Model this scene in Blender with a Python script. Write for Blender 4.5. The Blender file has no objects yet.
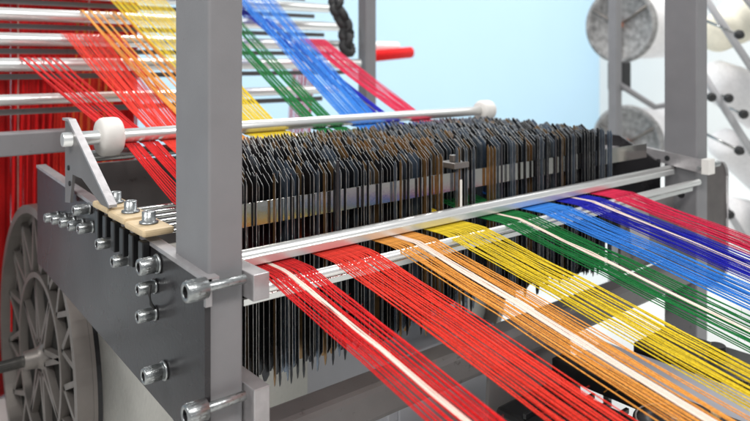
import bpy, bmesh, math, random
from mathutils import Vector, Matrix
random.seed(7)
S = bpy.context.scene
COL = S.collection
H = 1.30                       # camera height above the floor; u = height relative to the camera
PI = math.pi
# ------------------------------------------------------------------ helpers
def srgb(r, g, b):
    f = lambda c: (c/255/12.92) if c/255 <= .04045 else ((c/255+.055)/1.055)**2.4
    return (f(r), f(g), f(b), 1)
def mat(name, col, rough=.5, metal=0, var=.12, scale=30, bump=0, bscale=60, stretch=None, spec=None, rvar=.12):
    m = bpy.data.materials.new(name); m.use_nodes = True
    nt = m.node_tree; b = nt.nodes['Principled BSDF']
    tc = nt.nodes.new('ShaderNodeTexCoord'); mp = nt.nodes.new('ShaderNodeMapping')
    nt.links.new(tc.outputs['Object'], mp.inputs['Vector'])
    if stretch: mp.inputs['Scale'].default_value = stretch
    n = nt.nodes.new('ShaderNodeTexNoise'); n.inputs['Scale'].default_value = scale; n.inputs['Detail'].default_value = 6
    nt.links.new(mp.outputs[0], n.inputs['Vector'])
    r = nt.nodes.new('ShaderNodeValToRGB')
    r.color_ramp.elements[0].position = .3; r.color_ramp.elements[1].position = .7
    r.color_ramp.elements[0].color = tuple(c*(1-var) for c in col[:3])+(1,)
    r.color_ramp.elements[1].color = tuple(min(1, c*(1+var)) for c in col[:3])+(1,)
    nt.links.new(n.outputs['Fac'], r.inputs['Fac']); nt.links.new(r.outputs['Color'], b.inputs['Base Color'])
    mr = nt.nodes.new('ShaderNodeMapRange')
    mr.inputs['To Min'].default_value = max(.02, rough-rvar); mr.inputs['To Max'].default_value = min(1, rough+rvar)
    n2 = nt.nodes.new('ShaderNodeTexNoise'); n2.inputs['Scale'].default_value = scale*.37; n2.inputs['Detail'].default_value = 4
    nt.links.new(mp.outputs[0], n2.inputs['Vector']); nt.links.new(n2.outputs['Fac'], mr.inputs['Value'])
    nt.links.new(mr.outputs[0], b.inputs['Roughness'])
    b.inputs['Metallic'].default_value = metal
    if spec is not None: b.inputs['Specular IOR Level'].default_value = spec
    if bump:
        n3 = nt.nodes.new('ShaderNodeTexNoise'); n3.inputs['Scale'].default_value = bscale; n3.inputs['Detail'].default_value = 5
        nt.links.new(mp.outputs[0], n3.inputs['Vector'])
        bp = nt.nodes.new('ShaderNodeBump'); bp.inputs['Strength'].default_value = bump; bp.inputs['Distance'].default_value = .002
        nt.links.new(n3.outputs['Fac'], bp.inputs['Height']); nt.links.new(bp.outputs[0], b.inputs['Normal'])
    return m
def wear(m, col, thr=.66, scale=55, rough=.75):
    """specks and scuffs of another colour laid over a material (dust, chipped paint)"""
    nt = m.node_tree; b = nt.nodes['Principled BSDF']; src = b.inputs['Base Color'].links[0].from_socket
    tc = nt.nodes.new('ShaderNodeTexCoord')
    n = nt.nodes.new('ShaderNodeTexNoise'); n.inputs['Scale'].default_value = scale; n.inputs['Detail'].default_value = 9; n.inputs['Roughness'].default_value = .72
    n2 = nt.nodes.new('ShaderNodeTexNoise'); n2.inputs['Scale'].default_value = scale*.11; n2.inputs['Detail'].default_value = 3
    nt.links.new(tc.outputs['Object'], n.inputs['Vector']); nt.links.new(tc.outputs['Object'], n2.inputs['Vector'])
    a = nt.nodes.new('ShaderNodeMath'); a.operation = 'MULTIPLY_ADD'; a.inputs[1].default_value = .35
    nt.links.new(n2.outputs['Fac'], a.inputs[0]); nt.links.new(n.outputs['Fac'], a.inputs[2])
    r = nt.nodes.new('ShaderNodeMapRange'); r.inputs['From Min'].default_value = thr+.14; r.inputs['From Max'].default_value = thr+.19; r.inputs['To Max'].default_value = .6
    nt.links.new(a.outputs[0], r.inputs['Value'])
    x = nt.nodes.new('ShaderNodeMix'); x.data_type = 'RGBA'; x.inputs['B'].default_value = col
    nt.links.new(r.outputs[0], x.inputs['Factor']); nt.links.new(src, x.inputs['A']); nt.links.new(x.outputs['Result'], b.inputs['Base Color'])
def yarn_mat(name, col, var=.25):
    m = mat(name, col, .85, 0, var, 260, .5, 900, spec=.1)
    nt = m.node_tree; b = nt.nodes['Principled BSDF']
    b.inputs['Sheen Weight'].default_value = .1
    return m
M = dict(
  paint=mat('grey_paint', srgb(131,130,132), .38, 0, .05, 14, .12, 240),
  paint2=mat('dark_grey_paint', srgb(112,109,108), .4, 0, .08, 12, .12, 200),
  plate=mat('gunmetal_plate', srgb(56,54,56), .28, .35, .16, 9, .1, 120),
  edge=mat('machined_edge', srgb(178,174,175), .35, .5, .12, 40, .1, 200),
  chrome=mat('chrome', (.82,.82,.80,1), .16, 1, .05, 8, .04, 60, stretch=(.2,1,1)),
  rodm=mat('ground_steel', (.93,.93,.91,1), .3, .8, .06, 8, .05, 60, stretch=(.2,1,1)),
  zinc=mat('zinc_bolt', srgb(165,168,168), .3, .9, .18, 70, .2, 300),
  hexd=mat('socket_dark', (.02,.02,.022,1), .6, .2),
  wireb=mat('blued_steel_strip', (.04,.043,.05,1), .28, .75, .35, 30, .1, 200),
  wirec=mat('amber_glint_strip', (.42,.25,.11,1), .3, .75, .35, 30, .1, 200),
  wired=mat('blue_grey_glint_strip', (.26,.32,.40,1), .28, .8, .3, 30, .1, 200),
  wedge=mat('bare_cut_edge', srgb(150,150,148), .35, .7, .35, 80, 0),
  armc=mat('pale_arm_paint', srgb(178,178,180), .45, 0, .05, 20, .1, 100),
  matt=mat('spoke_gap_shade', (.03,.028,.026,1), .85, 0, .2, 20, .2, 100, spec=.08),
  band=mat('polished_flat_bar', (.42,.41,.38,1), .12, 1, .15, 5, .05, 60),
  brass=mat('tan_fibre', srgb(212,188,150), .5, 0, .1, 60, .2, 200),
  white=mat('white_nylon', srgb(238,234,228), .5, 0, .04, 30, .1, 120),
  cast=mat('cast_aluminium', srgb(128,122,117), .42, .5, .08, 18, .12, 120),
  shaft=mat('steel_shaft', srgb(160,160,158), .25, .9, .15, 30),
  cream=mat('cream_yarn_roll', srgb(222,221,214), .8, 0, .07, 200, .4, 500, stretch=(3,.3,.3)),
  black=mat('black_enamel', (.012,.012,.013,1), .35, 0, .3, 20, .1, 100),
  rubber=mat('black_rubber', (.02,.02,.02,1), .6, 0, .2, 30),
  lilac=mat('pale_grey_cabinet', srgb(176,177,183), .45, 0, .04, 8, .1, 100),
  floorm=mat('pale_floor', srgb(232,232,228), .35, 0, .05, 2.5, .05, 40),
  wallb=mat('pale_blue_wall', srgb(190,220,238), .85, 0, .012, .8, .05, 30),
  wallw=mat('white_wall', srgb(240,238,234), .85, 0, .02, .8, .05, 30),
  buff=mat('pale_yellow_yarn', srgb(250,244,224), .85, 0, .05, 60, .4, 300),
  wyarn=mat('white_yarn_package', srgb(240,238,238), .85, 0, .06, 60, .5, 260),
  mesh=mat('grey_mottled_casting', srgb(146,145,144), .6, .1, .45, 30, .6, 90),
  orangep=mat('orange_mark', srgb(205,110,50), .5, 0, .1, 30),
)
Y = dict(
  crimson=yarn_mat('crimson_yarn', srgb(214,28,30)), scarlet=yarn_mat('scarlet_yarn', srgb(236,58,42)),
  orange=yarn_mat('orange_yarn', srgb(238,160,72)), yellow=yarn_mat('yellow_yarn', srgb(232,202,44)),
  green=yarn_mat('green_yarn', srgb(16,112,52)), blue=yarn_mat('blue_yarn', srgb(52,130,218)),
  navy=yarn_mat('navy_yarn', srgb(22,24,168)), plum=yarn_mat('plum_yarn', srgb(214,38,78)),
  white=yarn_mat('white_yarn', srgb(250,228,214), .05), darkred=yarn_mat('deep_red_yarn', srgb(178,16,18)),
)
wear(M['paint'], srgb(98,94,92), .70, 40); wear(M['paint2'], srgb(70,66,62), .66, 40)
wear(M['plate'], srgb(150,138,118), .76, 90); wear(M['cast'], srgb(70,62,56), .74, 40); wear(M['zinc'], srgb(90,86,80), .62, 160)
class MB:
    """collects shapes into one mesh, in world coordinates with u measured from camera height"""
    def __init__(s): s.v = []; s.f = []; s.mi = []; s.cur = 0; s.sm = []
    def add(s, vs, fs, smooth=False):
        o = len(s.v); s.v += [tuple(v) for v in vs]
        for f in fs: s.f.append(tuple(i+o for i in f)); s.mi.append(s.cur); s.sm.append(smooth)
    def box(s, x0, x1, y0, y1, u0, u1, b=0.0):
        if b <= 0:
            vs = [(x, y, z) for z in (u0, u1) for y in (y0, y1) for x in (x0, x1)]
            s.add(vs, [(0,2,3,1),(4,5,7,6),(0,1,5,4),(2,6,7,3),(0,4,6,2),(1,3,7,5)]); return
        bm = bmesh.new(); bmesh.ops.create_cube(bm, size=1)
        for v in bm.verts:
            v.co = Vector((x0+(v.co.x+.5)*(x1-x0), y0+(v.co.y+.5)*(y1-y0), u0+(v.co.z+.5)*(u1-u0)))
        bmesh.ops.bevel(bm, geom=list(bm.edges), offset=b, segments=2, profile=.5, affect='EDGES')
        s.frombm(bm)
    def frombm(s, bm, smooth=False):
        bm.verts.ensure_lookup_table(); bm.verts.index_update()
        s.add([v.co[:] for v in bm.verts], [[v.index for v in f.verts] for f in bm.faces], smooth); bm.free()
    def prism(s, poly, axis, a, b):
        """poly: 2D outline; extruded along axis ('x': poly=(y,u), 'y': poly=(x,u), 'z': poly=(x,y))"""
        def mk(p, t): return {'x': (t, p[0], p[1]), 'y': (p[0], t, p[1]), 'z': (p[0], p[1], t)}[axis]
        n = len(poly); vs = [mk(p, a) for p in poly]+[mk(p, b) for p in poly]
        s.add(vs, [tuple(range(n-1, -1, -1)), tuple(range(n, 2*n))]+[(i, (i+1) % n, n+(i+1) % n, n+i) for i in range(n)])
    def lathe(s, p0, p1, prof, seg=24, smooth=True, caps=(1, 1)):
        """prof: list of (t along p0->p1 in metres, radius)"""
        p0 = Vector(p0); ax = (Vector(p1)-p0).normalized()
        a = ax.orthogonal().normalized(); b = ax.cross(a); vs = []; fs = []
        for t, r in prof:
            for k in range(seg):
                th = 2*PI*k/seg; vs.append(p0+ax*t+(a*math.cos(th)+b*math.sin(th))*r)
        for i in range(len(prof)-1):
            for k in range(seg): fs.append((i*seg+k, i*seg+(k+1) % seg, (i+1)*seg+(k+1) % seg, (i+1)*seg+k))
        s.add(vs, fs, smooth)
        n = len(prof)-1
        if caps[0]: s.add(vs[:seg], [tuple(range(seg-1, -1, -1))])
        if caps[1]: s.add(vs[n*seg:], [tuple(range(seg))])
    def cyl(s, p0, p1, r, seg=24, ch=.08):
        L = (Vector(p1)-Vector(p0)).length; c = min(r*ch, L*.3)
        s.lathe(p0, p1, [(0, r-c), (c, r), (L-c, r), (L, r-c)], seg)
    def tube(s, pts, r, seg=5, rf=None):
        pts = [Vector(p) for p in pts]; n = len(pts); vs = []; fs = []
        for i, p in enumerate(pts):
            d = (pts[min(i+1, n-1)]-pts[max(i-1, 0)]).normalized()
            a = d.cross(Vector((0, 0, 1)));
            if a.length < 1e-3: a = d.cross(Vector((0, 1, 0)))
            a.normalize(); b = d.cross(a)
            rr = rf(p) if rf else r
            for k in range(seg):
                th = 2*PI*k/seg+.3; vs.append(p+(a*math.cos(th)+b*math.sin(th))*rr)
        for i in range(n-1):
            for k in range(seg): fs.append((i*seg+k, i*seg+(k+1) % seg, (i+1)*seg+(k+1) % seg, (i+1)*seg+k))
        fs.append(tuple(range(seg-1, -1, -1))); fs.append(tuple((n-1)*seg+k for k in range(seg)))
        s.add(vs, fs, True)
    def build(s, name, mats, parent=None, loc=None):
        """mesh origin at loc (x,y,u) or at the parent's origin"""
        pl = Vector(parent['_o']) if parent is not None else Vector((0, 0, 0))
        o = Vector(loc) if loc is not None else (pl if parent is not None else Vector((0, 0, -H)))
        me = bpy.data.meshes.new(name)
        me.from_pydata([tuple(Vector(v)-o) for v in s.v], [], s.f)
        me.polygons.foreach_set('material_index', s.mi); me.polygons.foreach_set('use_smooth', s.sm)
        for m in (mats if isinstance(mats, (list, tuple)) else [mats]): me.materials.append(m)
        me.update()
        ob = bpy.data.objects.new(name, me); COL.objects.link(ob)
        if parent is not None: ob.parent = parent; ob.location = o-pl
        else: ob.location = o+Vector((0, 0, H))
        ob['_o'] = tuple(o)
        return ob
def thing(name, loc, label, cat, group=None):
    o = bpy.data.objects.new(name, None); COL.objects.link(o); o.empty_display_size = .05
    o.location = (loc[0], loc[1], loc[2]+H); o['_o'] = tuple(loc)
    return tag(o, label, cat, group)
def tag(o, label=None, cat=None, group=None, kind=None):
    if label: o['label'] = label
    if cat: o['category'] = cat
    if group: o['group'] = group
    if kind: o['kind'] = kind
    return o
F = 680.0
def P(px, py, d):                 # a real point at distance d in front of the camera (metres)
    r = (px-375)/F*d; return Vector((.636*d+.772*r, .772*d-.636*r, -(py-60)/F*d))
# ------------------------------------------------------------------ setting
m = MB(); m.box(-6, 14, -5, 14, -H-.3, -H); tag(m.build('floor', M['floorm']), kind='structure')
m = MB(); m.box(-6, 10.3, 6.5, 6.7, -H, 4.5); tag(m.build('wall_back', M['wallb']), kind='structure')
m = MB(); m.box(10.3, 10.5, -5, 6.5, -H, 4.5); tag(m.build('wall_side', M['wallw']), kind='structure')
# ------------------------------------------------------------------ loom frame
FR = thing('loom_frame', (.51, 1.05, -H), 'grey steel loom frame with two square uprights, crossbeam and bolted dark side plates', 'machine frame')
m = MB(); m.box(.482, .543, 1.0, 1.13, -H, 1.0, .004); m.build('upright', M['paint'], FR)
m = MB(); m.box(2.126, 2.199, 1.0, 1.106, -H, 1.0, .004)
up2 = m.build('upright', M['paint'], FR)
for (yy, uu) in ((1.05, -.427),):
    m = MB(); m.cyl((2.1245, yy, uu), (2.13, yy, uu), .012, 20); m.build('dark_hole_disc', M['hexd'], up2)  # dark disc stands in for the shaded hole in the upright
m = MB(); m.box(.5435, 2.1255, 1.002, 1.072, -.696, -.6246, .013); m.build('crossbeam', M['paint2'], FR)
m = MB(); m.box(-.4, .60, 2.10, 2.168, -.268, -.204, .004)
m.build('rear_beam', M['paint'], FR)
# side plate, left: dark gunmetal with light top rim
m = MB()
m.prism([(.992, -.349), (.992, -.64), (1.117, -.613), (2.03, -.556), (2.03, -.296)], 'x', .4715, .4815)
SP = m.build('side_plate', M['plate'], FR)
m = MB()
m.prism([(.984, -.341), (.984, -.3485), (2.032, -.2955), (2.032, -.288)], 'x', .4695, .4925)
m.box(.4695, .4805, .984, .9915, -.386, -.342, .0005)
m.build('top_rim', M['edge'], SP)
m = MB()
m.prism([(1.11, -.33), (1.11, -.64), (2.03, -.58), (2.03, -.255), (1.25, -.255)], 'x', 2.10, 2.11)
m.build('side_plate', M['plate'], FR)
m = MB(); m.box(2.02, 2.099, 1.25, 2.0, -.30, -.292); m.box(2.02, 2.03, 1.25, 2.0, -.34, -.3); m.build('inner_rail', M['edge'], FR)
def cap_screw(x, y, u, r, L, washer=True, parent=SP, shank=None):
    L *= 1.3; r *= .88
    """socket head cap screw, axis along X, head pointing to -X, underside of the head at x"""
    m = MB(); 
    prof = [(0, r*.62), (0, r*.9), (r*.12, r), (L, r)]
    # open socket: ring face + recess coloured dark to stand for its inner shade
    p0 = (x-L, y, u); p1 = (x, y, u)
    m.cur = 1; m.lathe(p0, p1, [(L*.4, r*.5), (.001, r*.56)], 6, False, (1, 0)); m.cur = 0
    m.lathe(p0, p1, [(.001, r*.57), (0, r*.6), (0, r*.9), (r*.12, r), (L-.0005, r), (L, r*.97)], 24, True, (0, 1))
    for k in range(18):   # knurling
        th = 2*PI*k/18; c = Vector((0, math.cos(th), math.sin(th)))
        q0 = Vector((x-L*.9, y, u))+c*r; m.tube([q0, q0+Vector((L*.75, 0, 0))], r*.035, 4)
    if shank: m.cyl((x, y, u), (x+shank, y, u), r*.5, 16)
    b = m.build('bolt', [M['zinc'], M['hexd']], parent, loc=(x, y, u))
    if washer and parent['_d'] < 1:
        m = MB(); m.cyl((x, y, u), (x+.0025, y, u), r*1.35, 24); m.build('washer', M['zinc'], b)
    return b
SP['_d'] = 1; FR['_d'] = 0
# the bolts sit on the plate's outer face
ROW = [(1.82, -.392), (1.755, -.385), (1.685, -.379), (1.615, -.373), (1.545, -.366)]
for (y, u) in ROW: cap_screw(.466, y, u, .0125, .021)
cap_screw(.466, 1.565, -.329, .0125, .024)
cap_screw(.466, 1.415, -.372, .0125, .022); cap_screw(.466, 1.322, -.386, .0125, .022)
cap_screw(.466, 1.178, -.362, .0165, .024)
cap_screw(.466, 1.19, -.405, .0125, .022); cap_screw(.466, 1.19, -.453, .0125, .022)
cap_screw(.466, 1.148, -.541, .0155, .026)
for (y, u, r) in [(y, u, .0155) for y, u in ROW]+[(1.565, -.329, .0155), (1.415, -.372, .0155), (1.322, -.386, .0155), (1.178, -.362, .021), (1.19, -.405, .0155), (1.19, -.453, .0155), (1.148, -.541, .02)]:
    m = MB(); m.cyl((.4663, y, u), (.471, y, u), r*.86, 24); m.build('washer', M['zinc'], SP)
m = MB()   # small hex nut and cotter beside one bolt
m.tube([(.452, 1.165, -.392), (.448, 1.16, -.405), (.452, 1.162, -.425), (.46, 1.166, -.436)], .003, 6); m.build('cotter_wire', M['rubber'], SP)
# long clamp screws across the front of the left upright, with the blocks they hold
for (u, r) in ((-.353, .0185), (-.541, .0185)):
    b = cap_screw(.4685, .9805, u, r, .027, False, FR)
    m = MB(); m.cyl((.4695, .9805, u), (.536, .9805, u), .0075, 18); m.build('threaded_shank', M['zinc'], b)
m = MB(); m.box(.5445, .574, .968, 1.066, -.3895, -.3465, .0012); m.build('clamp_block', M['edge'], FR)
m = MB(); m.box(.5445, .574, .966, 1.06, -.60, -.531, .0015); m.build('clamp_block', M['edge'], FR)
# guide bars in front of the drop wires
m = MB(); m.cyl((.545, 1.079, -.349), (2.118, 1.079, -.349), .0125, 28); m.box(.575, 2.10, 1.058, 1.0665, -.3615, -.347, .001)
m.build('guide_bar', M['rodm'], FR)
m = MB(); m.cyl((.5745, .992, -.379), (2.12, .992, -.379), .0095, 24); m.build('guide_rod', M['rodm'], FR)
m = MB(); m.box(.5445, 2.10, 1.0, 1.008, -.4055, -.394, .001); m.build('guide_strip', M['chrome'], FR)
# strap plate across the right upright
m = MB()
m.prism([(.968, -.352), (1.20, -.318), (1.20, -.283), (.968, -.31)], 'x', 2.112, 2.1245)
st = m.build('strap_plate', M['edge'], FR)
m = MB(); m.cyl((2.109, 1.088, -.315), (2.1135, 1.088, -.315), .0085, 20); m.build('bolt_hole', M['hexd'], st)  # flat dark disc gives the shade inside the hole
for (y, u) in ((1.17, -.297), (1.17, -.314), (.985, -.333)):
    m = MB(); m.cyl((2.106, y, u), (2.1125, y, u), .006, 16); m.build('bolt', M['zinc'], st)
m = MB(); m.box(2.108, 2.15, .955, .978, -.352, -.305, .001); m.build('clamp_block', M['white'], FR)
m = MB(); m.cyl((2.151, .967, -.326), (2.20, .967, -.326), .009, 16); m.build('bolt', M['zinc'], FR)
m = MB(); m.box(2.102, 2.112, 1.11, 1.12, -.47, -.32, .001); m.build('strap_bar', M['plate'], FR)
# guard on the far side of the right upright: dark channel with a pale rounded lip
def rrect(x0, x1, z0, z1, r, n=6):
    out = []
    for cx, cz, a0 in ((x1-r, z1-r, 0), (x0+r, z1-r, 90), (x0+r, z0+r, 180), (x1-r, z0+r, 270)):
        for k in range(n+1):
            a = math.radians(a0+90*k/n); out.append((cx+r*math.cos(a), cz+r*math.sin(a)))
    return out
m = MB(); m.prism(rrect(2.205, 2.405, -.74, -.345, .05), 'y', 1.03, 1.09)
g = m.build('guard_cover', mat('guard_grey', srgb(92,86,84), .4, .3), FR)
m = MB(); pr = rrect(2.203, 2.407, -.742, -.343, .051); pts = [(p[0], 1.027, p[1]) for p in pr]
m.tube(pts+[pts[0]], .0035, 6); m.build('lip', M['edge'], g)
# arm carrying the roller rod
m = MB()
m.prism([(1.70, -.142), (1.655, -.142), (1.38, -.292), (1.41, -.306), (1.57, -.262), (1.64, -.262), (1.66, -.33), (1.70, -.335)], 'x', .455, .4615)
arm = m.build('support_arm', M['paint2'], FR)
m = MB(); m.prism([(1.705, -.136), (1.655, -.136), (1.376, -.288), (1.376, -.2935), (1.66, -.1415), (1.705, -.1415)], 'x', .450, .466)
m.build('flange', M['edge'], arm)
m = MB()
for (y, u) in ((1.675, -.19), (1.67, -.25), (1.66, -.285)): m.cyl((.4525, y, u), (.4555, y, u), .006, 14)
m.build('arm_hole_disc', M['hexd'], arm)  # dark discs stand in for shaded holes through the arm plate
# comb block: three tan pads with screws, dark tabs beneath
m = MB()
for k, (y0, y1) in enumerate(((1.395, 1.49), (1.30, 1.393), (1.20, 1.298))):
    m.box(.452, .512, y0, y1, -.311-.004*k, -.297-.004*k, .005)
cb = m.build('comb_pad', M['brass'], FR)
for k, y in enumerate((1.435, 1.345, 1.25)):
    m = MB(); u0 = -.296-.004*k
    m.lathe((.482, y, u0), (.482, y, u0+.03), [(0, .0175), (.003, .0175), (.003, .0125), (.021, .0125), (.022, .011), (.022, .007), (.014, .007)], 20)
    m.build('screw', M['zinc'], cb)
for k in range(6):
    y = 1.475-.05*k; m = MB(); m.box(.456, .4705, y-.011, y+.011, -.375-.003*k, -.316-.0028*k, .002); m.build('comb_tab', M['black'], FR)
# carrier rods running through the wire bank
ROWS = [1.0985, 1.134, 1.192, 1.252, 1.312, 1.374, 1.438, 1.502, 1.568]
for k, y in enumerate((1.46, 1.415, 1.37, 1.325, 1.28, 1.235)):
    m = MB(); m.cyl((.513, y+.0, -.3225), (2.099, y, -.3225), .0042, 12); m.build('carrier_rod', M['chrome'], FR)
m = MB(); m.box(.5445, 2.02, 1.1075, 1.112, -.306, -.262, .001)
m.build('flat_bar', M['band'], FR)
for x in (.80, 1.155, 1.30, 1.52):
    m = MB(); m.box(x, x+.007, 1.091, 1.0935, -.345, -.20 if x != 1.155 else -.278, .001); m.build('wire_guide', M['plate'] if x != 1.155 else M['white'], FR)
m = MB(); m.box(1.135, 1.185, 1.09, 1.14, -.252, -.238, .002); m.box(1.147, 1.163, 1.105, 1.12, -.238, -.222, .002); m.build('latch', M['cast'], FR)
for yy in (1.155, 1.42): 
    m = MB(); m.box(.5445, 2.099, yy, yy+.006, -.47, -.44, .001); m.build('lower_bar', M['black'], FR)
m = MB(); m.box(.495, 1.2, 1.78, 1.79, -.5, -.262, .002); m.build('inner_panel', M['paint2'], FR)
# ------------------------------------------------------------------ roller rod
RR = thing('roller_rod', (.43, 1.65, -.17), 'polished steel rod with two white rollers above the black wires', 'rod')
m = MB(); m.cyl((.435, 1.65, -.182), (1.905, 1.65, -.182), .0165, 28); m.build('rod', M['rodm'], RR)
for x0, x1, r in ((.515, .565, .046), (1.845, 1.905, .036)):
    m = MB(); w = x1-x0
    m.lathe((x0, 1.65, -.182), (x1, 1.65, -.182), [(0, .017), (0, r*.86), (w*.12, r*.97), (w*.25, r), (w*.75, r), (w*.9, r*.96), (w, r*.85), (w, .017)], 36)
    m.build('roller', M['white'], RR)
m = MB(); m.cyl((.4665, 1.70, -.232), (2.0, 1.70, -.232), .014, 24)
tag(m.build('guide_rod', M['shaft'], loc=(.4665, 1.70, -.232)), 'darker steel rod just below and behind the rod with white rollers', 'rod')
# ------------------------------------------------------------------ drop wires
GW = 'thin steel drop wires hanging in close rows'
def strip(mb, x, y, top, bot, w, t=.0013, lean=0.0, mi=0):
    prof = [(y-w/2, bot+.02), (y-w*.12, bot+.004), (y+w*.18, bot), (y+w/2, bot+.014), (y+w/2, top-.005), (y+w/2-.002, top-.001), (y+w/2-.005, top), (y-w/2+.004, top-.6*w+.001), (y-w/2+.001, top-.6*w-.002), (y-w/2, top-.6*w-.006)]
    n = len(prof)
    def X(z, s): return x+s*t/2+lean*((z-(-.35))/.2)
    vs = [(X(p[1], -1), p[0], p[1]) for p in prof]+[(X(p[1], 1), p[0], p[1]) for p in prof]
    mb.cur = mi; mb.add(vs, [tuple(range(n-1, -1, -1)), tuple(range(n, 2*n))])
    o = len(mb.v)-2*n; mb.cur = 3                      # bare cut edges
    for i in range(n):
        mb.f.append((o+i, o+(i+1) % n, o+n+(i+1) % n, o+n+i)); mb.mi.append(3); mb.sm.append(False)
rowname = ['sparse front row', 'second row', 'third row', 'fourth row']
WM = [M['wireb'], M['wirec'], M['wired'], M['wedge']]
cnt = 0
restm = MB()
for ri, y in enumerate(ROWS):
    sp = (.0125, .0112, .0108, .0108)[ri] if ri < 4 else .0105
    n = int((1.82-.575)/sp)
    for k in range(n):
        x = .575+k*sp+random.uniform(-.0022, .0022)
        if x < .445*y: continue
        blk = math.sin(x*23+ri*1.9)+.6*math.sin(x*51+ri)
        if ri == 1 and 1.10 < x < 1.31: continue
        if ri == 0 and random.random() < .3: continue
        top = -.206+.004*blk*(1 if ri < 6 else .5)+random.uniform(-.0022, .0022)+.001*ri
        top += -.007 if (x < 1.12 and ri < 3) else (.006 if x > 1.31 else 0)
        bot = -.606+.006*math.sin(x*17+ri)+random.uniform(-.009, .009)
        lean = random.gauss(0, .0012); w = (.030 if ri else .008)+random.uniform(-.001, .001)
        yy = y+(random.uniform(-.004, .004) if ri > 1 else random.uniform(-.001, .003))
        c = min(1, max(0, .5+.33*math.sin(x*67+ri*1.3)*math.sin(x*29+ri*2.2)+random.uniform(-.33, .33)))
        pb = .5 if 1.0 < x < 1.3 else (.16 if x > 1.3 else .25); pg = .5 if x > 1.3 else .28  # amber and blue-grey tints by section stand in for glints on the steel
        mi = 1 if c < pb else (2 if c > 1-pg else 0)
        if cnt < 300 and ri < 4:
            q = MB(); strip(q, x, yy, top, bot, w, .0012, lean, mi)
            o = q.build('drop_wire', WM, loc=(x, yy, bot))
            sec = 'left' if x < .98 else ('middle' if x < 1.4 else 'right')
            tag(o, 'thin dark steel drop wire in the %s of the bank, %s section' % (rowname[ri], sec), 'drop wire', GW)
            cnt += 1
        else:
            strip(restm, x, yy, top, bot, w, .0012, lean, mi)
tag(restm.build('drop_wire_bank', WM, loc=(.575, 1.3, -.62)), 'dense black and amber-tinted drop wires filling the rows behind', 'drop wires', kind='stuff')
# ------------------------------------------------------------------ warp beam
WB = thing('warp_beam', (.5, 2.13, -H), 'big warp beam with spoked grey flange and cream yarn roll behind the side plate', 'warp beam')
cy, cu = 2.135, -.86
def ring(mb, r0, r1, x0, x1, seg=72):
    vs = []; 
    for (x, r) in ((x0, r0), (x0, r1), (x1, r1), (x1, r0)):
        for k in range(seg):
            a = 2*PI*k/seg; vs.append((x, cy+r*math.cos(a), cu+r*math.sin(a)))
    fs = [(i*seg+k, i*seg+(k+1) % seg, ((i+1) % 4)*seg+(k+1) % seg, ((i+1) % 4)*seg+k) for i in range(4) for k in range(seg)]
    mb.add(vs, fs)
def spoke(mb, a0, r0, a1, r1, t, x0, x1):
    p = Vector((cy+r0*math.cos(a0), cu+r0*math.sin(a0))); q = Vector((cy+r1*math.cos(a1), cu+r1*math.sin(a1)))
    d = (q-p).normalized(); nrm = Vector((-d.y, d.x))*t/2
    mb.prism([tuple(p+nrm), tuple(p-nrm), tuple(q-nrm), tuple(q+nrm)], 'x', x0, x1)
m = MB(); ring(m, .414, .438, .482, .52); ring(m, .398, .438, .5205, .53)
m.build('flange', M['cast'], WB)
m = MB(); ring(m, .0, .40, .5221, .5295); m.build('shade_disc', M['matt'], WB)  # dark disc stands in for shade seen through the spoke openings
m = MB(); ring(m, .225, .241, .498, .5215)
for k in range(16):
    a = 2*PI*k/16
    spoke(m, a, .24, a+PI/16, .416, .015, .503, .5215); spoke(m, a, .24, a-PI/16, .416, .015, .503, .5215)
for k in range(8):
    a = 2*PI*k/8+.1
    spoke(m, a, .045, a+PI/8, .228, .015, .503, .5215); spoke(m, a, .045, a-PI/8, .228, .015, .503, .5215)
m.build('spokes', M['cast'], WB)
m = MB(); m.lathe((.46, cy, cu), (.521, cy, cu), [(0, .022), (.006, .025), (.03, .028), (.045, .032), (.048, .05), (.061, .052)], 32); m.build('hub', M['cast'], WB)
m = MB(); m.cyl((.0, cy, cu), (.46, cy, cu), .016, 28); m.build('shaft', M['shaft'], WB)
m = MB(); ring(m, .41, .436, .5302, .542); m.build('brake_band', M['black'], WB)
m = MB(); m.lathe((.543, cy, cu), (2.0, cy, cu), [(0, .1), (0, .395), (1.455, .395), (1.455, .1)], 96); m.build('yarn_roll', M['cream'], WB)
m = MB(); ring(m, .0, .455, 2.002, 2.03); m.build('flange', M['cast'], WB)
# ------------------------------------------------------------------ rod ladder behind
RD = [(2.82, .425, .022), (2.74, .335, .022), (2.66, .2475, .022), (2.58, .1564, .022), (2.50, .0687, .022), (2.42, -.0154, .022), (2.31, -.122, .017)]
LD = thing('rod_rack', (1.87, 2.45, -H), 'rack of shiny horizontal steel rods carrying coloured yarns', 'rod rack')
for (y, u, r) in RD:
    xe = 1.90 if u > -.05 else 1.70
    m = MB(); m.cyl((-.42, y, u), (xe, y, u), r, 28); m.build('rod', M['rodm'], LD)
    m = MB(); m.box(-.42, xe-.06, y+.027, y+.033, u-.048, u-.030); m.build('rail', M['paint2'], LD)  # dark strip below each rod imitates its shaded underside
m = MB(); m.box(-.50, -.421, 2.28, 2.90, -H, .6, .004); m.build('side_frame', M['paint'], LD)
m = MB(); m.box(1.925, 1.985, 2.40, 2.46, -H, .75, .004); m.build('upright', M['paint'], LD)
CH = thing('chain', (1.83, 2.5, .2), 'black looped chain hanging past the ends of the rods', 'chain')
t = 0; k = 0
pts = []
for i in range(19):
    s = i/18; yy = 2.70-.22*s; uu = .42-.38*s+.05*math.sin(s*PI); pts.append(Vector((1.845+.012*math.sin(i), yy-.065, uu)))
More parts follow.
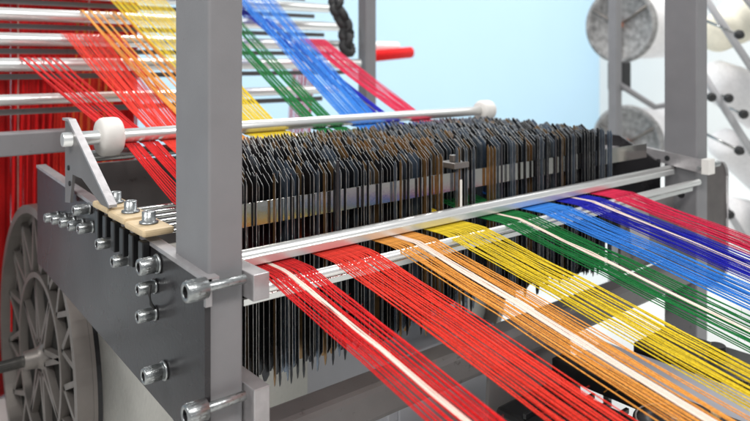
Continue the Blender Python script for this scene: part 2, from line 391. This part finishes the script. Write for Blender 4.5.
for i in range(18):
    a, b = pts[i], pts[i+1]; c = (a+b)/2; d = (b-a).normalized(); sd = Vector((1, 0, 0)) if i % 2 else d.cross(Vector((1, 0, 0))).normalized()
    L = (b-a).length*.85; q = [c+d*L*math.cos(2*PI*j/14)+sd*.024*math.sin(2*PI*j/14) for j in range(14)]; q += [q[0], q[1]]
    m = MB(); m.tube(q, .019, 8); m.build('link', M['rubber'], CH)
# ------------------------------------------------------------------ yarns
def up(u): return u
BANDS = [ # name, material, X at front, X at roller, ladder rod index, X at ladder, count, white positions, descr, tail
 ('crimson', (.587, .692), (.572, .655), 5, (.50, .63), 34, (.42,), 'crimson red warp yarn of the leftmost band', 'down'),
 ('scarlet', (.727, .840), (.665, .765), 4, (.655, .86), 40, (), 'scarlet red warp yarn of the wide band right of the crimson one', 'down'),
 ('orange', (.873, .996), (.771, .887), 3, (.73, .90), 34, (.48, .53), 'orange warp yarn of the band between scarlet and yellow', 'down'),
 ('yellow', (1.018, 1.148), (.902, 1.035), 2, (.83, 1.06), 34, (), 'yellow warp yarn of the band between orange and green', 'up'),
 ('green', (1.190, 1.328), (1.124, 1.235), 1, (1.14, 1.28), 34, (.45,), 'green warp yarn of the band between yellow and light blue', 'up'),
 ('blue', (1.345, 1.466), (1.268, 1.40), 1, (1.36, 1.56), 36, (), 'light blue warp yarn of the band between green and navy', 'up'),
 ('navy', (1.486, 1.625), (1.403, 1.464), 3, (1.42, 1.52), 36, (.5,), 'navy blue warp yarn of the band between light blue and plum', 'up'),
 ('plum', (1.64, 1.76), (1.517, 1.605), 4, (1.636, 1.758), 32, (), 'raspberry red warp yarn of the rightmost band', 'down'),
]
def yarn_path(xf, xr, xl, rod, tail, fz, fx, jit):
    y, u, r = RD[rod]
    p = [(xf+fx, -.25, -.36-.21*1.25+fz*1.2), (xf+fx*.9, .35, -.367-.21*.64+fz), (xf+fx*.5, .75, -.367-.21*.24+fz*.5),
         (xf, 1.0, -.3675+jit*.3), (xf, 1.02, -.3665), (xf, 1.07, -.3665), (xf, 1.10, -.364)]
    p += [((xf*.5+xr*.5), 1.38, -.295+fz*.3), (xr, 1.635, -.2015), (xr, 1.65, -.202), (xr, 1.667, -.199)]
    p += [((xr+xl)/2, (1.65+y)/2, (-.199+u+r)/2-.006+jit), (xl, y-.02, u+r), (xl, y, u+r+.002), (xl, y+.02, u+r-.004)]
    if tail == 'down': p += [(xl, y+.05, u-.05), (xl, y+.09, u-.3), (xl, y+.12, -.75), (xl, y+.14, -H+.02)]
    else: p += [(xl+.05, y+.5, u+.25), (xl+.12, y+1.2, u+.62)]
    return p
for nm, fr, rl, rod, ll, n, wh, desc, tail in BANDS:
    n = int(n*.86)
    whi = set(int(w*n)+dd for w in wh for dd in (0, 1, 2))
    lane_w = [random.random() < .6 for _ in range(n)]
    fr = (fr[0], fr[1]-.010)
    for i in range(n):
        s = (i+.5)/n
        xf = fr[0]+(fr[1]-fr[0])*s+random.uniform(-.0009, .0009)
        lane = (i//4+.5)/((n+3)//4); xlane = fr[0]+(fr[1]-fr[0])*lane
        fx = (xlane-xf)*(.66 if lane_w[i//4] else .45)+random.uniform(-.0008, .0008)
        xr = rl[0]+(rl[1]-rl[0])*s+random.uniform(-.0012, .0012)
        if nm in ('crimson', 'orange'):      # sparse groups where they leave the rack
            g = (i//5+.5)/((n+4)//5); xl = ll[0]+(ll[1]-ll[0])*(g*.75+s*.25)
        else: xl = ll[0]+(ll[1]-ll[0])*s+random.uniform(-.003, .003)
        fz = (.007 if i % 2 else -.007)*(1+.3*math.sin(i*2.1))+random.uniform(-.003, .003)
        m = MB(); isw = i in whi
        if not isw and random.random() < .06: fx += random.gauss(0, .010)
        if isw: fz = 0; fx *= .3
        path = yarn_path(xf, xr, xl, rod, tail, fz, fx, random.uniform(-.004, .004))
        if isw: path = path[:7]+[(xf, 1.3, -.42), (xf, 1.62, -.62), (xf, 1.80, -.69)]
        fine = []
        for a_, b_ in zip(path[:-1], path[1:]):       # slack and slight waviness between the supports
            fine.append(a_); A_ = Vector(a_); B_ = Vector(b_); L_ = (B_-A_).length
            if L_ > .12:
                for q_ in (.25, .5, .75):
                    c_ = A_.lerp(B_, q_); fine.append((c_.x+random.gauss(0, .0006), c_.y, c_.z+random.gauss(0, .0007)-.004*L_*math.sin(PI*q_)))
        path = fine+[path[-1]]
        m.tube(path, .0011, 5, rf=(lambda p: .0014) if isw else (lambda p: .0011 if p.y < 1.3 else .0016))
        for q_ in range(22):                          # loose fibres
            j_ = random.randrange(0, min(12, len(path)-1)); a_ = Vector(path[j_]).lerp(Vector(path[j_+1]), random.random())
            if a_.y < .3 or a_.y > 1.05: continue
            d_ = Vector((random.gauss(0, 1), random.gauss(0, 2.5), random.gauss(0, 1))).normalized()
            m.tube([a_, a_+d_*.004, a_+d_*.007+Vector((random.gauss(0, .0015), 0, random.gauss(0, .0015)))], .00018, 3)
        o = m.build('warp_yarn', Y['white'] if isw else Y[nm], loc=(xf, 1.0, -.3675))
        if isw: tag(o, 'thick white yarn running in the middle of the %s band' % {'crimson':'leftmost crimson','orange':'orange','green':'green','navy':'navy'}[nm], 'yarn', 'white yarns in the %s band' % nm)
        else: tag(o, desc, 'yarn', nm+' warp yarns')
# lower red band under the crimson (returning sheet) and hanging red sheet at the back
m = MB()
for k in range(1100):
    x = .15+.93*(k % 550)/550+random.uniform(-.001, .001); c = random.random()
    m.cur = 0 if c < .45 else (1 if c < .985 else 2)
    yy = 2.93+random.uniform(-.01, .01)+(.03 if k >= 550 else 0)
    m.tube([(x, yy, -H+.01), (x+random.uniform(-.003, .003), yy, -.5), (x, yy, .55)], .0019, 4)
tag(m.build('yarn_sheet', [Y['crimson'], Y['darkred'], Y['white']], loc=(.3, 2.93, -H)), 'dense red yarns hanging as a curtain behind the spoked flange', 'yarns', kind='stuff')
# ------------------------------------------------------------------ creel and spools on the right
def spool(c, r, body_len, body_r, label):
    T = thing('yarn_spool', tuple(c), label, 'spool', 'big spools behind the machine')
    c = Vector(c)
    m = MB(); m.lathe(c, c+Vector((1, 0, 0)), [(0, .02), (0, r*.86), (-.012, r*.88), (-.012, r), (.02, r), (.02, .02)], 48)
    f = m.build('flange', M['mesh'], T)
    m = MB()
    for k in range(3):
        a = 2*PI*k/3+.5; d = Vector((0, math.cos(a), math.sin(a))); m.tube([c+Vector((-.01, 0, 0))+d*.03, c+Vector((-.008, 0, 0))+d*r*.9], .008, 6)
    m.build('rib', M['cast'], f)
    m = MB(); m.cyl(c+Vector((-.035, 0, 0)), c+Vector((.0, 0, 0)), r*.1, 20); m.build('hub', M['orangep'], f)
    m = MB(); m.lathe(c+Vector((.021, 0, 0)), c+Vector((2, 0, 0)), [(0, .02), (0, body_r), (body_len, body_r*.93), (body_len, .02)], 48); m.build('yarn_body', M['wyarn'], T)
spool(P(620, 25, 4.2), .235, .55, .215, 'large white spool with mottled grey end, upper one beside the right upright')
spool(P(627, 143, 4.2), .235, .55, .215, 'large white spool with mottled grey end, lower one just above the black wires')
CS = thing('spool_stand', tuple(P(615, 200, 4.0))[:2]+(-H,), 'thin pale grey stand holding the two big spools', 'stand')
p = P(615, 60, 3.95); m = MB(); m.box(p.x-.028, p.x+.028, p.y-.028, p.y+.028, -H, .9, .004); m.build('post', M['paint'], CS)
m = MB(); m.tube([P(617, 83, 3.95), P(655, 107, 3.9), P(672, 104, 3.9)], .018, 8); m.build('brace', M['paint'], CS)
m = MB(); q = P(627, 77, 4.0); m.box(q.x-.05, q.x+.05, q.y, q.y+.1, q.z-.08, q.z+.09, .01); m.build('bracket', M['black'], CS)
CR = thing('yarn_creel', tuple(P(730, 200, 3.1))[:2]+(-H,), 'creel of sloping grey arms and pegs with black tips on the right', 'creel')
def arm_(a, b, d, r=.02):
    m = MB(); m.tube([P(*a, d), P(*b, d)], r, 8); m.build('arm', M['armc'], CR)
arm_((700, -10), (765, 88), 3.1, .017); arm_((698, 66), (762, 168), 3.1, .017); arm_((700, 168), (760, 262), 3.1, .015); arm_((722, -30), (765, 22), 3.1, .014)
for (a, b) in (((702, 19), (738, 34)), ((702, 95), (711, 97)), ((716, 93), (728, 98)), ((702, 132), (738, 150)), ((730, 108), (743, 114)), ((716, 200), (729, 214)), ((745, 60), (765, 66))):
    m = MB(); A = P(*a, 3.2); B = P(*b, 3.0); m.tube([A, B], .0065, 8); g = m.build('peg', M['shaft'], CR)
    m = MB(); d = (B-A).normalized(); m.lathe(B-d*.01, B+d*.05, [(0, .012), (.006, .019), (.022, .021), (.036, .012)], 16); m.build('peg_tip', M['rubber'], g)
base = P(765, 200, 3.15); m = MB(); m.box(base.x-.03, base.x+.03, base.y-.03, base.y+.03, -H, .9, .004); m.build('post', M['paint'], CR)
def cone(a, da, b, db, r0, r1, mt, label):
    A = P(*a, da); B = P(*b, db); L = (B-A).length
    m = MB(); m.lathe(A, B, [(0, .02), (0, r0*.85), (.02, r0), (L-.02, r1), (L, r1*.85), (L, .015)], 40)
    o = m.build('yarn_cone', mt, loc=tuple(A)); tag(o, label, 'yarn cone', 'yarn cones on the creel')
cone((755, 10), 3.7, (715, 35), 3.3, .14, .09, M['buff'], 'pale yellow yarn cone at the upper right behind the pegs')
cone((765, 105), 3.6, (712, 78), 3.4, .15, .10, M['wyarn'], 'white yarn cone below the pale yellow one on the creel')
cone((770, 178), 3.7, (722, 142), 3.4, .12, .08, M['wyarn'], 'small white yarn cone beside the middle creel arm')
cone((775, 235), 3.6, (722, 215), 3.3, .15, .10, M['wyarn'], 'lowest white yarn cone right of the dark guard')
# pale roller seen far behind with a red sleeve
m = MB(); A = P(364, 46, 4.0); m.cyl(A, A+Vector((.26, 0, .0)), .028, 20); o = m.build('far_rod', M['wyarn'], loc=tuple(A)); tag(o, 'short pale blurred rod end directly above the red one', 'rod')
m = MB(); A = P(362, 57, 3.9); m.cyl(A, A+Vector((.38, 0, .03)), .034, 20); o = m.build('far_roller', Y['crimson'], loc=tuple(A)); tag(o, 'short red roller end beyond the thin grey post', 'roller')
# ------------------------------------------------------------------ machinery under the yarns
def boxthing(name, mt, a, size, rz, label, cat, bev=.006):
    m = MB(); sx, sy, sz = size; m.box(-sx/2, sx/2, -sy/2, sy/2, 0, sz, bev)
    R_ = Matrix.Rotation(rz, 3, 'Z'); m.v = [tuple(R_ @ Vector(v)+Vector(a)) for v in m.v]
    return tag(m.build(name, mt, loc=tuple(a)), label, cat)
def slab(name, mt, x0, x1, y0, y1, u0, u1, label, cat, bev=.004, extra=None):
    T = thing(name, ((x0+x1)/2, (y0+y1)/2, u0), label, cat)
    m = MB(); m.box(x0, x1, y0, y1, u0, u1, bev); m.build('body', mt, T)
    if extra: extra(T)
    return T
def legs(x0, x1, y0, y1, u):
    def f(T):
        for x in (x0, x1):
            for y in (y0, y1):
                m = MB(); m.box(x-.012, x+.012, y-.012, y+.012, -H, u, .002); m.build('leg', M['paint2'], T)
    return f
def cab(T):
    legs(1.09, 1.42, 1.27, 1.57, -.99)(T)
    m = MB(); m.box(1.10, 1.43, 1.242, 1.2495, -.93, -.76, .003); m.build('door', M['lilac'], T)
    m = MB(); m.box(1.38, 1.41, 1.236, 1.2415, -.85, -.82, .002); m.build('latch', M['black'], T)
slab('control_cabinet', M['lilac'], 1.07, 1.46, 1.25, 1.6, -.985, -.73, 'pale lilac grey cabinet below the crossbeam under the red yarns', 'cabinet', extra=cab)
def rail_x(T):
    for y in (.45, .62, .8, .93):
        m = MB(); m.cyl((1.40, y, -.7195), (1.40, y, -.708), .010, 16); m.build('knob', M['zinc'] if y != .62 else M['brass'], T)
    for y in (.32, .95):
        m = MB(); m.box(1.385, 1.415, y, y+.03, -H, -.7605, .002); m.build('leg', M['black'], T)
slab('black_rail', M['black'], 1.375, 1.43, .25, .998, -.76, -.72, 'black rail with small knobs running forward under the scarlet and orange yarns', 'rail', extra=rail_x)
def tray_x(T):
    m = MB(); m.box(1.436, 1.60, .55, .56, -.738, -.70, .002); m.build('lip', M['lilac'], T)
    for x, y in ((1.45, .57), (1.59, .57), (1.45, .98), (1.59, .98)):
        m = MB(); m.box(x-.008, x+.008, y-.008, y+.008, -H, -.751, .001); m.build('leg', M['paint2'], T)
slab('pale_tray', M['lilac'], 1.436, 1.60, .55, .995, -.75, -.738, 'flat pale grey tray beneath the orange yarns beside the black rail', 'tray', .003, tray_x)
def box_x(T):
    for i in range(3):
        m = MB(); m.box(1.606, 1.6095, .68+.06*i, .70+.06*i, -.775, -.74, .001); m.build('terminal', M['lilac'], T)
    m = MB(); m.cyl((1.70, .75, -.7195), (1.70, .75, -.695), .02, 20); m.build('dial', M['black'], T)
    m = MB(); m.box(1.64, 1.72, .72, .80, -H, -.8305, .002); m.build('pedestal', M['paint2'], T)
slab('switch_box', M['black'], 1.61, 1.77, .56, .92, -.83, -.72, 'black switch box under the yellow and orange yarns near the right upright', 'switch box', extra=box_x)
def mot_x(T):
    for i in range(9):
        m = MB(); m.box(1.172, 1.3675, .58+.042*i, .588+.042*i, -.7695, -.758, .001); m.build('fin', M['black'], T)
    for x in (1.20, 1.34):
        for y in (.59, .91):
            m = MB(); m.box(x-.012, x+.012, y-.012, y+.012, -H, -1.0505, .002); m.build('foot', M['black'], T)
slab('dark_filler_block', M['black'], 1.165, 1.372, .55, .998, -1.05, -.77, 'black finned block added for darkness beneath the scarlet yarns', 'filler block', .012, mot_x)  # black block added to put darkness under the machine
T = thing('pulley', (1.27, .62, -.74), 'black pulley wheel with bright rim low under the scarlet yarns', 'pulley')
def wheel(T, c, r):
    c = Vector(c); m = MB(); m.lathe(c, c+Vector((0, 0, 1)), [(-.03, r*.6), (-.03, r), (-.012, r), (-.006, r*.86), (.006, r*.86), (.012, r), (.03, r), (.03, r*.55), (.012, r*.5), (.012, .02)], 40); m.build('wheel', M['black'], T)
    m = MB(); pts = [c+Vector((r*.93*math.cos(a*PI/20), r*.93*math.sin(a*PI/20), .0315)) for a in range(41)]; m.tube(pts, .0022, 6); m.build('rim', M['cast'], T)
    m = MB(); m.cyl(c+Vector((0, 0, -.034 if r > .05 else -H-c.z)), c+Vector((0, 0, .045)), .012, 16); m.build('shaft', M['shaft'], T)
wheel(T, (1.27, .64, -.725), .075)
T = thing('pulley', (1.62, .42, -.70), 'small black pulley wheel with bright rim under the orange yarns', 'pulley')
wheel(T, (1.50, .47, -.72), .045)
T = thing('slanted_guard', (1.25, .95, -H), 'dark slanted guard plate just right of the lilac grey cabinet', 'guard')
m = MB(); m.prism([(1.19, -.697), (1.50, -.697), (1.50, -1.25), (1.15, -1.25)], 'y', 1.03, 1.04); m.build('plate', M['paint2'], T)  # plate widened to add darkness over the bright floor below the crossbeam
m = MB(); m.box(1.26, 1.3, 1.0405, 1.06, -H, -.72, .003); m.build('bracket', M['paint2'], T)
def cover_x(T):
    m = MB(); m.box(1.53, 1.60, .30, .33, -H, -.60, .002); m.build('post', M['paint2'], T)
slab('dark_cover', M['black'], 1.50, 1.85, .28, .38, -.60, -.57, 'black cover strip at the lower right corner under the yellow yarns', 'cover', extra=cover_x)
T = thing('cloth_guide_plate', (1.93, .99, -.45), 'small pale machine plate under the light blue and navy yarns before the right upright', 'plate')
m = MB(); m.prism([(1.80, -.405), (1.90, -.40), (1.93, -.47), (1.93, -.56), (1.84, -.57)], 'y', 1.05, 1.06); m.build('plate', M['edge'], T)
m = MB(); m.box(1.79, 2.1, 1.0605, 1.07, -.62, -.41, .002); m.build('backing', M['paint2'], T)
# ------------------------------------------------------------------ camera, light
cam = bpy.data.cameras.new('camera'); co = bpy.data.objects.new('camera', cam); COL.objects.link(co)
co.location = (0, 0, H); co.rotation_euler = (PI/2, 0, -math.atan2(.636, .772))
cam.sensor_width = 36; cam.lens = 36*F/750; cam.shift_y = -150.5/750; cam.clip_start = .05; cam.clip_end = 200
cam.dof.use_dof = True; cam.dof.focus_distance = 1.32; cam.dof.aperture_fstop = 3.3
S.camera = co
def area(loc, tgt, size, power, col=(1, 1, 1), sy=None):
    l = bpy.data.lights.new('lamp', 'AREA'); l.energy = power; l.color = col; l.size = size
    if sy: l.shape = 'RECTANGLE'; l.size_y = sy
    o = bpy.data.objects.new('lamp', l); COL.objects.link(o); o.location = loc
    o.rotation_euler = (Vector(tgt)-Vector(loc)).to_track_quat('-Z', 'Y').to_euler()
w = bpy.data.worlds.new('World'); S.world = w; w.use_nodes = True
w.node_tree.nodes['Background'].inputs[0].default_value = (.93, .96, 1, 1); w.node_tree.nodes['Background'].inputs[1].default_value = .45
area((.2, -1.5, 4.2), (1.2, 1.2, .9), 2.2, 120, (1, .98, .95), .5)
area((-2.2, 1.2, 3.6), (.6, 1.4, .9), 1.6, 55, (1, .99, .97), .4)
area((2.5, 3.2, 4.2), (1.5, 2.6, .9), 2.5, 110, (1, .99, .97), .4)
area((7.2, 1.5, 4.4), (7.6, 6.3, 1.6), 7, 268, (1, 1, 1), 2)  # added light that brightens the pale blue back wall, no fixture there
S.view_settings.view_transform = 'Standard'; S.view_settings.look = 'None'; S.view_settings.exposure = 0; S.view_settings.gamma = 1
S.render.engine = 'CYCLES'
for o in bpy.data.objects:
    if '_o' in o: del o['_o']
    if '_d' in o: del o['_d']
